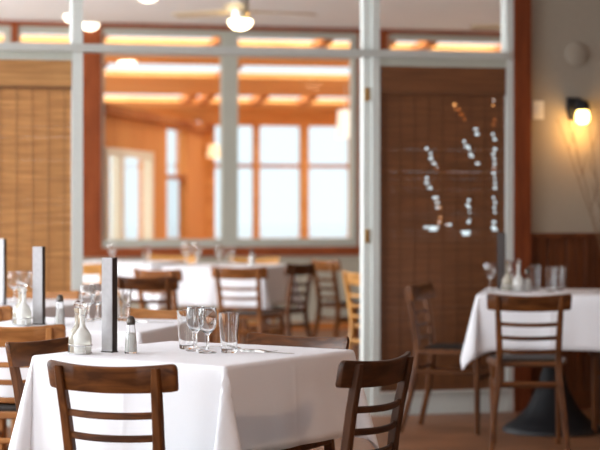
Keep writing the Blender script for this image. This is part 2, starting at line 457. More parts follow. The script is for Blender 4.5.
# back wall with windows
wt, wm, wbm = pz(280, 126, S1), pz(280, 166, S1), .75
cols = [(215, 255), (260, 302), (309, 351), (358, 400), (404, 442), (447, 484), (488, 530)]
ops = [(pa(x0, S1), pa(x1, S1), wbm, wt) for x0, x1 in cols]
bm = BM(); wall_a(bm, S1, S1 + .15, pa(203, S1), A_S + .2, 0, zE + .1, ops); rbox(bm, A_L - .2, pa(203, S1), S1, S1 + .15, wt + .05, zE + .1); struct('wall_back', bm, 'orange')
for x0, x1 in cols:
    a0, a1 = pa(x0, S1), pa(x1, S1)
    e = sempty('window_%d' % wi); wi += 1
    bm = BM(); rbox(bm, a0, a1, S1 + .005, S1 + .08, wm - .024, wm + .024); obj('muntin', bm, 'beam', e)
    for z0, z1 in ((wbm, wm), (wm, wt)):
        bm = BM(); bm.faces.new([bm.verts.new(W(*p)) for p in ((a0, S1 + .05, z0), (a1, S1 + .05, z0), (a1, S1 + .05, z1), (a0, S1 + .05, z1))]); obj('pane', bm, 'pane', e)
a0, a1 = ops[0][0], ops[-1][1]
portal((a0 + a1) / 2, S1 + .25, (wbm + wt) / 2, a1 - a0, wt - wbm, (0, -1))
# left wall, slightly splayed, running from the far wall to the back corner
q0, q1 = W(pa(100, S0), S0), W(pa(206, S1), S1)
dl = (q1 - q0); Ll = dl.length; dl.normalize(); nl = Vector((-dl.y, dl.x, 0))      # nl points outside (left)
def lw(s, t, z): return q0 + dl * s + nl * t + Vector((0, 0, z))
def lbox(bm, s0, s1, t0, t1, z0, z1):
    hexa(bm, [lw(s, t, z) for z in (z0, z1) for s, t in ((s0, t0), (s1, t0), (s1, t1), (s0, t1))])
def sx(x):                                   # distance along that wall for an image column
    k = (x - 300) / F
    return (k * q0.y - q0.x) / (dl.x - k * dl.y)
def sz(x, y):
    s = sx(x); return H - (y - HY) / F * (q0.y + dl.y * s)
dA, dB = sx(104), sx(151); dz = sz(130, 150)
wA, wB = sx(167), sx(187); wz1 = sz(177, 129)
bm = BM()
zb_ = sz(150, 122)
ztw = zb_ + .09
for s0, s1, z0, z1 in ((.0, dA, 0, ztw), (dA, dB, dz, ztw), (dB, wA, 0, ztw), (wA, wB, 0, .7), (wA, wB, wz1, ztw), (wB, Ll, 0, ztw)):
    lbox(bm, s0, s1, 0, .14, z0, z1)
struct('wall_sunroom', bm, 'orangez')
e = sempty('door_1')
bm = BM()
fw = .12
lbox(bm, dA, dA + fw, -.03, .06, 0, dz); lbox(bm, dB - fw, dB, -.03, .06, 0, dz); lbox(bm, dA + fw, dB - fw, -.03, .06, dz - .07, dz); lbox(bm, dA + fw, dB - fw, -.03, .06, 0, .3)
obj('door_frame', bm, 'cream', e)
mid = (dA + dB) / 2 - .45
bm = BM(); lbox(bm, mid - .11, mid + .11, -.025, .05, .3, dz - .07); obj('mullion', bm, 'cream', e)
bm = BM(); bm.faces.new([bm.verts.new(lw(s, .02, z)) for s, z in ((dA, .3), (dB, .3), (dB, dz), (dA, dz))]); obj('pane', bm, 'pane', e)
e = sempty('window_%d' % wi); wi += 1
zz = sz(177, 177)
bm = BM(); lbox(bm, wA, wB, .0, .08, zz - .024, zz + .024); obj('muntin', bm, 'beam', e)
for z0, z1 in ((.7, zz), (zz, wz1)):
    bm = BM(); bm.faces.new([bm.verts.new(lw(s, .05, z)) for s, z in ((wA, z0), (wB, z0), (wB, z1), (wA, z1))]); obj('pane', bm, 'pane', e)
bm = BM(); lbox(bm, -.05, Ll, -.07, 0, zb_, zb_ + .09); struct('trim_14', bm, 'beam')
# roof boards with open skylight strips
aL, aR = A_L - .2, A_S + .2
sk = []
for y0, y1 in ((39, 47), (66.5, 78.5), (96.5, 103.5)):
    def solve(y):
        lo, hi = S0, S1
        for _ in range(50):
            m_ = (lo + hi) / 2
            a_ = pa(290, m_); Y_ = OY + a_ * st + m_ * ct
            yy = HY - (zr(m_) - H) * F / Y_
            if yy < y: lo = m_
            else: hi = m_
        return lo
    sk.append((solve(y0), solve(y1)))
bm = BM()
def roof(b0, b1, a0, a1):
    hexa(bm, [W(a0, b0, zr(b0)), W(a1, b0, zr(b0)), W(a1, b1, zr(b1)), W(a0, b1, zr(b1)), W(a0, b0, zr(b0) + .06), W(a1, b0, zr(b0) + .06), W(a1, b1, zr(b1) + .06), W(a0, b1, zr(b1) + .06)])
cur = S0
bars = [(-.02, .02)]
for s0, s1 in sk:
    roof(cur, s0, aL, aR); cur = s1
roof(cur, S1 + .3, aL, aR)
struct('ceiling_sunroom', bm, 'orange')
# rafters crossing each skylight (they break the bright strips)
tn = 15
for (s0, s1), colsx in zip(sk, ([ -30, 98, 219, 322, 384, 425, 508], [97, 229, 365, 440, 520], [188, 206, 259, 307, 357, 410, 470])):
    for xx in colsx:
        mb = (s0 + s1) / 2; a = pa(xx, mb); w = .05
        bm = BM()
        hexa(bm, [W(a - w, s0 - .02, zr(s0) - .03), W(a + w, s0 - .02, zr(s0) - .03), W(a + w, s1 + .02, zr(s1) - .03), W(a - w, s1 + .02, zr(s1) - .03),
                  W(a - w, s0 - .02, zr(s0) + .05), W(a + w, s0 - .02, zr(s0) + .05), W(a + w, s1 + .02, zr(s1) + .05), W(a - w, s1 + .02, zr(s1) + .05)])
        struct('trim_%d' % tn, bm, 'beam'); tn += 1
for s0, s1 in sk:
    l = bpy.data.lights.new('skylight_daylight', 'AREA'); l.shape = 'RECTANGLE'; l.size = aR - aL; l.size_y = s1 - s0
    l.energy = 130; l.color = (1, .98, .95)
    o = bpy.data.objects.new('skylight_daylight', l); mb = (s0 + s1) / 2
    o.location = W((aL + aR) / 2, mb, zr(mb) + .1); o.rotation_euler = (0, 0, TH); C.objects.link(o)
bm = BM(); rbox(bm, A_R, A_S, B_F, B_F + .1, 0, 3.1); rbox(bm, A_S, A_S + .2, B_F, S1 + .2, 0, 3.1); struct('wall_sunroom_right', bm, 'orangez')

# ------------------------------------------------------------------ bamboo blinds
def blind(a0, a1, ztop, zbot, m, cm, label, holes=(), vz=.152):
    cx = (a0 + a1) / 2
    root = thing('bamboo_blind', label, 'blind', W(cx, 0, zbot), TH)
    hw = (a1 - a0) / 2 - .004
    pitch = .0145
    bm = BM(); z = zbot
    while z < ztop - .01:
        cutlist = []
        for (x0, x1, y0, y1, sl, every) in holes:       # gaps cut into the sticks
            zc0, zc1 = min(y0, y1), max(y0, y1)
            if zc0 <= z <= zc1 and random.random() < .8 and (round((z - zbot) / pitch) % every != 0):
                t = (z - zc0) / max(1e-6, zc1 - zc0)
                sh = sl * (1 - t)
                j = random.uniform(-.008, .008)
                sw = (x1 - x0) * random.uniform(.0, .3); c0, c1 = x0 + sh + j + sw, x1 + sh + j - sw
                cutlist.append((c0 - cx, c1 - cx))
        cur = -hw
        jz = random.uniform(-.0008, .0008); jy = random.uniform(-.001, .001)
        for c0, c1 in sorted(cutlist):
            if c0 > cur: box(bm, cur, c0, -.022 + jy, -.017 + jy, z - zbot + jz, z - zbot + pitch * 1.04 + jz)
            cur = max(cur, c1)
        if cur < hw: box(bm, cur, hw, -.022 + jy, -.017 + jy, z - zbot + jz, z - zbot + pitch * 1.04 + jz)
        z += pitch
    s = obj('slats', bm, m, root); s['kind'] = 'stuff'
    nc = max(3, int((a1 - a0) / .085))
    for i in range(nc):
        x = -hw + .04 + (2 * hw - .08) * i / (nc - 1)
        bm = BM(); box(bm, x - .0025, x + .0025, -.026, -.0235, 0, ztop - zbot); obj('cord', bm, cm, root)
    bm = BM(); v = ztop - zbot
    k = 0; zz = v - vz
    while zz < v - .005:
        box(bm, -hw, hw, -.040, -.034, zz, zz + pitch * 1.04); zz += pitch
    s = obj('valance', bm, m, root); s['kind'] = 'stuff'
    bm = BM(); box(bm, -hw, hw, -.043, -.030, v - vz - .008, v - vz + .004); obj('valance_edge', bm, 'cordR', root)
    bm = BM(); box(bm, -hw, hw, -.028, -.012, -.012, .004); obj('bottom_rail', bm, m, root)
    return root
zbt = zt0 - .05
blind(A_L + 2.2, p1a, zbt, .15, 'blindL', 'cordL', 'bamboo blind, window light put into its colour, in the left bay of the glazed partition')
def hole(x0, x1, ytop, ybot, drift, every):
    return (pa(x0, -.02), pa(x1, -.02), pz((x0 + x1) / 2, ybot, -.02), pz((x0 + x1) / 2, ytop, -.02), drift * .0059, every)
holes = [hole(492, 496, 96, 228, 0, 2), hole(491, 497, 228, 238, 0, 6),
         hole(421, 426, 140, 172, 14, 2), hole(421, 428, 176, 205, 14, 2), hole(435, 441, 204, 226, 3, 2),
         hole(422, 440, 228, 234, 6, 3), hole(446, 452, 225, 230, 0, 4), hole(460, 472, 230, 236, 0, 5),
         hole(452, 458, 105, 122, 12, 2), hole(473, 478, 124, 150, 4, 2), hole(461, 466, 142, 165, 14, 3), hole(466, 470, 200, 226, 2, 3)]
blind(p2b, p3a, zbt, .15, 'blindR', 'cordR', 'dark brown bamboo blind with gaps cut into its sticks, beside the red post', holes)

# ------------------------------------------------------------------ ceiling fans and lamps
def fan(X, Y, ang, label, zb=2.69):
    r = thing('ceiling_fan', label, 'ceiling fan', (X, Y, ZC), 0, 'ceiling fans in the far room')
    d = ZC - zb
    bm = BM(); lathe(bm, [(.085, 0), (.085, -.02), (.07, -.03)], 28); obj('canopy', bm, 'fan', r, 40)
    bm = BM(); lathe(bm, [(.068, -.02), (.072, -.05), (.072, -d - .04), (.066, -d - .06), (.066, -d - .075), (.02, -d - .078)], 28); obj('motor_housing', bm, 'fan', r, 40)
    bm = BM(); lathe(bm, [(.09, -d - .068), (.092, -d - .08), (.078, -d - .11), (.05, -d - .132), (.015, -d - .14)], 28); obj('light_bowl', bm, 'bulb', r, 60)
    bm = BM(); lathe(bm, [(.012, -d - .03), (.018, -d - .02), (.012, -d - .01)], 12, .06, -.05); obj('pull_switch', bm, 'brass', r, 60)
    for i in range(3):
        t = ang + i * 2 * PI / 3
        bm = BM()
        rings = []
        for s, w in ((.13, .10), (.2, .12), (.4, .135), (.60, .13), (.65, .09)):
            rings.append([(s, -w / 2, -d - .015 * 0 - .012), (s, w / 2, -d + .012), (s, w / 2, -d + .018), (s, -w / 2, -d - .006)])
        loft(bm, rings); b = obj('blade', bm, 'blade', r); b.rotation_euler = (0, 0, t)
        bm = BM(); box(bm, .05, .2, -.02, .02, -d - .004, -d + .004); k = obj('blade_bracket', bm, 'brass', b)
    return r
fan(-.465, 15.6, math.radians(25), 'ceiling fan with glowing bowl light, above the centre of the far room', 2.72)
fan(2.02, 16.0, math.radians(178), 'ceiling fan mostly hidden by the red post, only a blade showing', 2.63)
def dome(x, Y, z, label, r=.085):
    o = thing('dome_light', label, 'ceiling light', px(x, Y, z), 0, 'dome lights on the far ceiling')
    bm = BM(); lathe(bm, [(r * 1.12, 0), (r * 1.12, -.014), (r * .9, -.02)], 28); obj('rim', bm, 'fan', o, 40)
    bm = BM(); lathe(bm, [(r, -.012), (r * .96, -.03), (r * .75, -.055), (r * .4, -.07), (.004, -.075)], 28); obj('glass_bowl', bm, 'dome', o, 60)
dome(90, 18.6, ZC, 'glowing dome light beside the left partition post')
dome(148, 15.9, ZC, 'glowing dome light cut by the top edge of the picture')
dome(69.5, 17.7, ZC, 'small glow of a dome light half behind the left partition post', .05)
# sunroom lamps
bI = 9.6
a_ = pa(127, bI); p = W(a_, bI, 0); z_ = zr(bI)
o = thing('dome_light', 'warm round lamp under the orange boards seen through the far window', 'ceiling light', (p.x, p.y, z_))
zz = pz(127, 57, bI) - z_
bm = BM(); lathe(bm, [(.012, 0), (.012, zz)], 10); obj('stem', bm, 'brass', o, 60)
bm = BM(); lathe(bm, [(.11, zz), (.115, zz - .03), (.09, zz - .07), (.03, zz - .09)], 24); obj('glass_bowl', bm, 'dome', o, 60)
bI = sk[1][1] + .35
p = W(pa(346, bI), bI, 0); z_ = zr(bI)
o = thing('pendant_lamp', 'white drum shade pendant in front of the sunroom windows', 'lamp', (p.x, p.y, z_))
z0, z1 = pz(346, 138, bI) - z_, pz(346, 110, bI) - z_
bm = BM(); lathe(bm, [(.006, 0), (.006, z1)], 8); obj('cord', bm, 'white', o)
bm = BM(); lathe(bm, [(.115, z0), (.095, z1), (.02, z1 + .004)], 28); obj('shade', bm, 'shade', o, 50)
s = sx(204); p = lw(s, 0, 0)
o = thing('wall_lamp', 'small wall lamp with cream shade on the orange sunroom wall', 'lamp', lw(s, -.01, sz(204, 152)), math.atan2(-nl.y, -nl.x))
bm = BM(); box(bm, 0, .02, -.04, .04, -.06, .06); obj('wall_plate', bm, 'brass', o)
bm = BM(); tube(bm, [(.01, 0, 0), (.07, 0, -.03), (.11, 0, .02)], .008); obj('arm', bm, 'brass', o)
bm = BM(); lathe(bm, [(.085, -.07), (.06, .09), (.02, .092)], 24, .11); obj('shade', bm, 'cream_shade', o, 50)

# near wall sconce
bS = -.02
p = W(pa(573.5, bS), bS, pz(577, 106, bS))
o = thing('wall_sconce', 'dark iron wall sconce with glowing amber shade on the beige wall', 'sconce', p, TH)
oct_ = ((-.042, .052), (.042, .052), (.048, -.02), (.034, -.085), (-.034, -.085), (-.048, -.02))
bm = BM(); loft(bm, [[(x, -.0, z) for x, z in oct_], [(x * .85, -.03, z * .85) for x, z in oct_]]); obj('back_plate', bm, 'iron', o)
bm = BM(); tube(bm, [(0, -.02, .0), (.004, -.06, .03), (.014, -.09, .025), (.018, -.095, -.01)], .014); obj('arm', bm, 'iron', o, 60)
bm = BM(); lathe(bm, [(.015, .03), (.036, .02), (.046, -.015), (.046, -.03), (.034, -.03)], 20, .018, -.095); obj('lamp_collar', bm, 'iron', o, 50)
bm = BM(); lathe(bm, [(.030, -.028), (.040, -.05), (.043, -.075), (.038, -.10), (.018, -.112)], 24, .018, -.095); obj('shade', bm, 'sconce_glow', o, 60)
l = bpy.data.lights.new('sconce_light', 'POINT'); l.energy = 3.4; l.color = (1, .50, .13); l.shadow_soft_size = .03
lo = bpy.data.objects.new('sconce_light', l); lo.parent = o; lo.location = (.018, -.12, -.15); C.objects.link(lo)

p = W(pa(538, bS), bS, pz(538, 110, bS))
o = thing('light_switch', 'small cream switch plate beside the red post', 'switch', p, TH)
bm = BM(); box(bm, -.034, .034, -.008, 0, -.055, .055); obj('plate', bm, 'white', o)
bm = BM(); box(bm, -.012, .012, -.013, -.008, -.022, .022); obj('toggle', bm, 'white', o)
p = W(pa(576, bS), bS, pz(576, 54, bS))
o = thing('round_wall_cover', 'round beige cover plate high on the wall above the sconce', 'wall cover', p, TH)
def disc_y(prof, m, nm, par):
    bm = BM(); lathe(bm, prof, 32); bmesh.ops.rotate(bm, verts=bm.verts, cent=(0, 0, 0), matrix=Matrix.Rotation(PI / 2, 3, 'X')); obj(nm, bm, m, par, 40)
disc_y([(.07, 0), (.07, .012), (.058, .018), (.001, .018)], 'beige', 'cover', o)
disc_y([(.012, .017), (.008, .021), (.001, .021)], 'beige', 'screw', o)

# dried branches in a floor vase beside the wall
vp = W(pa(618, -.35), -.35, 0)
o = thing('vase_of_dry_branches', 'thin dry branches rising against the beige wall below the sconce', 'branches', vp)
bm = BM(); lathe(bm, [(.09, 0), (.14, .12), (.15, .3), (.10, .5), (.055, .62), (.06, .66), (.05, .66), (.045, .62)], 28); obj('vase', bm, 'vase', o, 50)
for k in range(9):
    ax = (-.36 + .08 * k) ; hh = random.uniform(1.45, 1.85)
    pts = []
    for i in range(9):
        t = i / 8
        pts.append((ax * (t ** 1.5) + .012 * math.sin(5 * t + k), random.uniform(-.01, .01) + .1 * (t if k % 2 else -t), .3 + (hh - .3) * t))
    bm = BM(); tube(bm, pts, [.004 * (1 - .6 * i / 8) for i in range(9)], 5)
    br = obj('branch', bm, 'twig', o, 60)
    for j in range(5):
        i = 4 + j % 4; b = Vector(pts[i]); s = random.choice((-1, 1))
        bm = BM(); tube(bm, [b, b + Vector((s * .03, .01, .06)), b + Vector((s * .045, .0, .15))], [.0025, .002, .001], 4); obj('twig', bm, 'twig', br)

# ------------------------------------------------------------------ chairs
def rear_pt(t):            # spine of a rear leg/back post: (half spread, y, z)
    P = [(.190, -.275, 0), (.172, -.222, .2), (.147, -.188, .42), (.147, -.196, .52), (.152, -.216, .64), (.160, -.246, .785)]
    return P
def yback(z):
    P = rear_pt(0)
    for (x0, y0, z0), (x1, y1, z1) in zip(P, P[1:]):
        if z0 <= z <= z1:
            t = (z - z0) / (z1 - z0); return x0 + (x1 - x0) * t, y0 + (y1 - y0) * t
    return P[-1][0], P[-1][1]
def make_chair_meshes(kx, ky, kz):
    parts = []
    def add(name, bm, m, smooth=35):
        o = obj(name, bm, m, None, smooth); me = o.data; bpy.data.objects.remove(o); parts.append((name, me))
    for s in (-1, 1):      # bent rear legs that run up as back posts
        bm = BM(); P = rear_pt(0)
        rings = []
        N = 16
        for i in range(N + 1):
            z = .785 * i / N
            x, y = yback(z)
            w = .026 + .006 * math.sin(PI * min(1, z / .785)); d = .030
            if i == N: w *= .85; d *= .85
            rings.append(octo(s * x, y, z, w, d))
        loft(bm, rings); add('leg', bm, kz, 30)
    for s in (-1, 1):
        bm = BM(); loft(bm, [octo(s * (.166), .150, z, w, w, .35) for z, w in ((0, .024), (.2, .029), (.436, .034))]); add('leg', bm, kz, 30)
    # top rail: bowed, rounded ends, slightly dipped top edge
    bm = BM(); hl = .212; th = .018; rings = []
    N = 28
    for i in range(N + 1):
        u = math.sin(PI / 2 * (-1 + 2 * i / N))
        x = u * hl
        e = max(0, (abs(u) - .93) / .07)
        rr = .014 * (1 - math.sqrt(max(0, 1 - e * e)))
        zt = .787 + .013 * u * u - rr; zb = .708 + .008 * u * u + rr * .35; x -= (0 if abs(u) < .98 else 0)
        bow = .045 * u * u
        ring = []
        for (z, oy) in ((zb, .002), (zb + .004, 0), (zt - .004, 0), (zt, .003), (zt, th - .003), (zt - .004, th), (zb + .004, th), (zb, th - .002)):
            yy = yback(min(z, .785))[1] - .005 + bow - .018 + (z - .785) * -.2 * (z > .785)
            ring.append((x * (1 - .018 * e * (zt - z) / .08), yy + oy, z))
        rings.append(ring)
    loft(bm, rings); add('backrest', bm, kx, 40)
    for zr_ in (.645, .577, .508):
        hx, y0 = yback(zr_)
        bm = BM(); rings = []
        for i in range(13):
            u = -1 + i / 6
            rings.append(octx(u * (hx - .008), y0 - .030 * (1 - u * u), zr_ - .004 * (1 - u * u), .013, .021, .6))
        loft(bm, rings); add('rung', bm, kx, 40)
    # seat
    def outline(fr, rr_, y0, y1, rad=.05, n=6):
        pts = []
        for cx, cy, a0, r in ((fr - rad, y1 - rad, 0, rad), (-fr + rad, y1 - rad, PI / 2, rad), (-rr_ + .03, y0 + .03, PI, .03), (rr_ - .03, y0 + .03, 1.5 * PI, .03)):
            for i in range(n + 1):
                t = a0 + PI / 2 * i / n; pts.append((cx + r * math.cos(t), cy + r * math.sin(t)))
        return pts
    bm = BM(); o1 = outline(.205, .172, -.19, .188, .10); o2 = outline(.199, .166, -.184, .182, .096)
    loft(bm, [[(x, y, .427) for x, y in o2], [(x, y, .432) for x, y in o1], [(x, y, .450) for x, y in o1], [(x, y, .455) for x, y in o2]]); add('seat', bm, kx, 40)
    bm = BM(); o3 = outline(.183, .150, -.165, .166, .085); o4 = outline(.173, .140, -.155, .156, .08)
    loft(bm, [[(x, y, .4545) for x, y in o3], [(x, y, .460) for x, y in o3], [(x, y, .465) for x, y in o4]]); add('seat_pad', bm, 'pad', 60)
    for s in (-1, 1):
        bm = BM(); x0, y0 = yback(.33); loft(bm, [octy(y, s * x, .33, .018, .022, .6) for y, x in ((y0, x0), (.150, .166))]); add('stretcher', bm, ky, 40)
    x0, y0 = yback(.345)
    bm = BM(); loft(bm, [octx(x, y0, .345, .018, .022, .6) for x in (-x0, x0)]); add('stretcher', bm, kx, 40)
    bm = BM(); loft(bm, [octx(x, .150, .30, .018, .022, .6) for x in (-.166, .166)]); add('stretcher', bm, kx, 40)
    return parts
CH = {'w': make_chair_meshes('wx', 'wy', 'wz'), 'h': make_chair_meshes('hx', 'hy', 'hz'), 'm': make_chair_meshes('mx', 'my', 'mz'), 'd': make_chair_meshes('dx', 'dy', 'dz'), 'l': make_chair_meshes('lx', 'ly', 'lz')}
def chair(x, y, deg, label, kind='w', group='ladder-back dining chairs'):
    r = thing('dining_chair', label, 'chair', (x, y, 0), math.radians(deg), group)
    for nm, me in CH[kind]:
        o = bpy.data.objects.new(nm, me); C.objects.link(o); o.parent = r
    return r
def chair_rail(rx, ry, deg, label, kind='w'):            # rail centre given: the chair faces +y local
    a = math.radians(deg); f = (-math.sin(a), math.cos(a))
    return chair(rx + .262 * f[0], ry + .262 * f[1], deg, label, kind)
chair_rail(-.574, 5.86, -22, 'dark wooden ladder-back chair nearest the camera, seen from behind')
chair(.047, 6.235, 59, 'wooden chair with shade painted into its colour at the right side of the nearest table', 'd')
chair_rail(-.907, 6.88, -121.4, 'brown chair tucked in at the left side of the nearest table')
chair_rail(.015, 7.10, 147.3, 'chair behind the nearest table, only its top rail showing above the cloth')
chair_rail(-1.113, 7.62, -10, 'chair with light painted into its colour, backed to the camera at the second table, left edge', 'l')
chair_rail(-.535, 8.70, 164, 'chair behind the second table, rail showing behind the salt shaker', 'l')
chair_rail(-1.50, 8.93, -16, 'chair before the third table, cut off by the left edge', 'l')
chair_rail(-1.32, 10.42, 160, 'chair rail between the third table and the left bamboo blind', 'l')
chair(1.16, 10.21, -4, 'wooden ladder-back chair backed to the camera at the right-hand table')
chair(.868, 10.96, -110, 'wooden chair standing sideways between the dark blind and the right-hand table')
chair(1.765, 10.90, 78, 'chair at the far right of the right-hand table, only its legs in view')
# far room chairs
chair_rail(-.44, 13.78, -22, 'brown chair seen from behind in front of the far white table', 'm')
chair_rail(.04, 14.52, 64, 'dark red-brown chair at the right side of the far white table', 'w')
chair_rail(.155, 15.3, -62, 'paler-topped brown chair beyond the right side of the far table', 'm')
chair_rail(.375, 12.85, -52, 'honey-coloured chair half hidden by the white door post', 'h')
chair_rail(-.955, 12.15, -20, 'dark chair just beyond the opening, left of the far white table', 'w')
chair_rail(-.985, 13.35, -38, 'orange-brown chair behind the dark one, left of the far white table', 'm')
chair_rail(-1.60, 14.55, -20, 'honey-coloured chair beside the left post in the far room', 'h')
chair_rail(-.36, 16.0, 168, 'honey-coloured chair behind the far white table', 'h')
chair_rail(-1.06, 16.55, 175, 'honey-coloured chair rail behind the far left table', 'h')

# ------------------------------------------------------------------ tables and cloths
TT = .7585
def cloth_mesh(h, drop, seed, amp=.010, front=1.0, sag=.04):
    rnd = random.Random(seed)
    a = h + drop
    half = [h * i / 12 for i in range(1, 13)]
    half = [.006] + half + [h + .006, h + .012, h + .02] + [h + .02 + (drop - .02) * i / 10 for i in range(1, 11)]
    S = [-v for v in half[::-1]] + [0] + half
    ph = [rnd.uniform(0, 6.28) for _ in range(8)]
    rho = .012
    def drape(r, tilt):
        q = rho * PI / 2
        if r < q: return rho * math.sin(r / rho), rho * (1 - math.cos(r / rho))
        return rho + (r - q) * math.sin(tilt), rho + (r - q) * math.cos(tilt)
    bm = BM(); grid = []
    for t in S:
        row = []
        for s in S:
            p = max(0, abs(s) - h); q = max(0, abs(t) - h) * (front if t < 0 else 1)
            cx = max(-h, min(h, s)); cy = max(-h, min(h, t)); sgx = 1 if s > 0 else -1; sgy = 1 if t > 0 else -1
            z = .76 + .0008 * math.sin(9 * s + ph[0]) * math.cos(8 * t + ph[1])
            if p == 0 and q == 0:
                row.append((cx, cy, z)); continue
            if p > 0 and q > 0:
                r = math.hypot(p, q); f = math.atan2(q, p)
                tilt = .045 + .235 * math.sin(2 * f) + .03 * math.sin(6 * f) * math.sin(2 * f)
                r *= 1 + sag * abs(math.cos(2 * f)) ** 1.5
                o, d = drape(r, tilt)
                w = PI / 4 + (f - PI / 4) * (1 + .95 * math.sin(2 * f))
                row.append((cx + sgx * o * math.cos(w), cy + sgy * o * math.sin(w), z - d)); continue
            r = p + q; k = t if p > 0 else s; idx = 2 + (0 if p > 0 else 1) + (2 if (sgx if p > 0 else sgy) > 0 else 0)
            tilt = .045 + amp * 4 * (.5 + .5 * math.sin(13 * k + ph[idx])) * (1 - (abs(k) / h) ** 4) + .02 * math.sin(29 * k + ph[idx]) * (1 - (abs(k) / h) ** 2)
            o, d = drape(r * (1 + sag * (abs(k) / h) ** 7), tilt)
            o += .0022 * math.exp(-(k / .006) ** 2) * min(1, r / .05)
            if p > 0: row.append((cx + sgx * o, cy, z - d))
            else: row.append((cx, cy + sgy * o, z - d))
        grid.append([bm.verts.new(v) for v in row])
    for i in range(len(S) - 1):
        for j in range(len(S) - 1):
            bm.faces.new((grid[i][j], grid[i][j + 1], grid[i + 1][j + 1], grid[i + 1][j]))
    return bm
def table(cx, cy, deg, lt, lc, base='cross', h=.38, drop=.294, seed=1, front=1.0):
    rz = math.radians(deg)
    t = thing('dining_table', lt, 'table', (cx, cy, 0), rz, 'cloth-covered dining tables')
    bm = BM(); g = h - .003
    loft(bm, [[(x * k, y * k, z) for x, y in ((-g, -g), (g, -g), (g, g), (-g, g))] for z, k in ((.725, 1), (.754, 1), (.757, .995))]); obj('table_top', bm, 'top', t)
    if base == 'bell':
        bm = BM(); lathe(bm, [(.028, .725), (.045, .70), (.045, .42), (.055, .34), (.085, .24), (.14, .13), (.21, .06), (.262, .03), (.272, .012), (.272, 0)], 40); obj('pedestal', bm, 'iron', t, 50)
    else:
        bm = BM(); lathe(bm, [(.09, .725), (.09, .715), (.03, .70), (.03, .05)], 24); obj('column', bm, 'iron', t, 40)
        for k in range(4):
            bm = BM(); box(bm, .02, .25, -.02, .02, .012, .05); box(bm, .22, .25, -.02, .02, 0, .012)
            f = obj('foot', bm, 'iron', t); f.rotation_euler = (0, 0, PI / 4 + k * PI / 2)
    c = obj('tablecloth', cloth_mesh(h, drop, seed, front=front, sag=.15 if base == 'bell' else .04), 'cloth', None, 60)
    c.location = (cx, cy, 0); c.rotation_euler = (0, 0, rz)
    m = c.modifiers.new('thickness', 'SOLIDIFY'); m.thickness = .0012; m.offset = 1
    tag(c, lc, 'tablecloth', 'white tablecloths')
    return t
ang1 = 57.6 - 90
table(-.35, 6.73, ang1, 'square dining table nearest the camera, hidden under its white cloth', 'white cloth draped over the nearest table', seed=3, front=1.19)
def from_near(N, deg, h=.38):                 # table centre from its near corner; edge to the right runs at deg+90
    a = math.radians(deg)
    ex = Vector((math.cos(a), math.sin(a))); ey = Vector((-math.sin(a), math.cos(a)))
    return Vector(N) - ex * h + ey * h
c2 = from_near((-.623, 7.74), -15.6)
table(c2.x, c2.y, -15.6, 'square dining table second from the camera at left, under white cloth', 'white cloth over the second table, behind the nearest one', seed=5)
c3 = from_near((-1.25, 9.35), -20)
table(c3.x, c3.y, -20, 'square dining table third from the camera, at the left edge', 'white cloth over the third table, before the left bamboo blind', seed=8)
T5 = (1.38, 10.93)
table(T5[0], T5[1], -9, 'square dining table at right on a flared black pedestal', 'white cloth on the right-hand table with pointed hanging corners', 'bell', seed=12)
table(-.536, 15.05, -16, 'square dining table in the centre of the far room', 'lavender-white cloth on the centre table of the far room', seed=21)
table(-1.40, 15.75, -16, 'square dining table at the left of the far room', 'white cloth on the far left table beyond the opening', seed=25)

# ------------------------------------------------------------------ tableware
Z0 = .7612
def proto(fn):
    parts = []
    def add(name, bm, m, sm=50, sub=None):
        o = obj(name, bm, m, None, sm); me = o.data; bpy.data.objects.remove(o); parts.append((name, me))
    fn(add); return parts
def place(parts, name, label, cat, group, loc, rz=0, s=1):
    r = thing(name, label, cat, loc, rz, group)
    r.scale = (s, s, s)
    for nm, me in parts:
        o = bpy.data.objects.new(nm, me); C.objects.link(o); o.parent = r
    return r
def single(me_parts, name, label, cat, group, loc, rz=0, s=1):      # one-mesh things
    o = bpy.data.objects.new(name, me_parts[0][1]); C.objects.link(o)
    o.location = loc; o.rotation_euler = (0, 0, rz); o.scale = (s, s, s)
    return tag(o, label, cat, group)
def f_tumbler(add):
    bm = BM(); lathe(bm, [(.001, 0), (.025, 0), (.0265, .003), (.0271, .012), (.0348, .122), (.0355, .132), (.0348, .1335), (.0338, .132), (.0330, .122), (.0256, .024), (.0248, .014), (.020, .011), (.001, .010)], 36); add('tumbler', bm, 'glass', 22)
def f_goblet(add):
    bm = BM(); lathe(bm, [(.001, 0), (.032, 0), (.033, .002), (.020, .005), (.0065, .009), (.0045, .03), (.0045, .055), (.008, .064), (.022, .076), (.031, .096), (.0325, .118), (.0295, .150), (.0285, .1505), (.0282, .150),
                          (.0312, .118), (.0297, .097), (.021, .0785), (.008, .0685), (.001, .067)], 36); add('goblet', bm, 'glass')
def f_bottle(mname):
    def f(add):
        bm = BM(); lathe(bm, [(.001, 0), (.026, 0), (.029, .004), (.030, .05), (.0285, .062), (.020, .078), (.0105, .09), (.0085, .10), (.0085, .135), (.012, .142), (.012, .15), (.001, .15)], 32); add('bottle_body', bm, mname)
        bm = BM(); lathe(bm, [(.007, .150), (.0085, .153), (.0135, .160), (.0135, .168), (.008, .174), (.001, .175)], 24); add('stopper', bm, 'glass')
        bm = BM(); lathe(bm, [(.0095, .128), (.0105, .13), (.0095, .132)], 20, cap=False); add('neck_ring', bm, 'chrome')
    return f
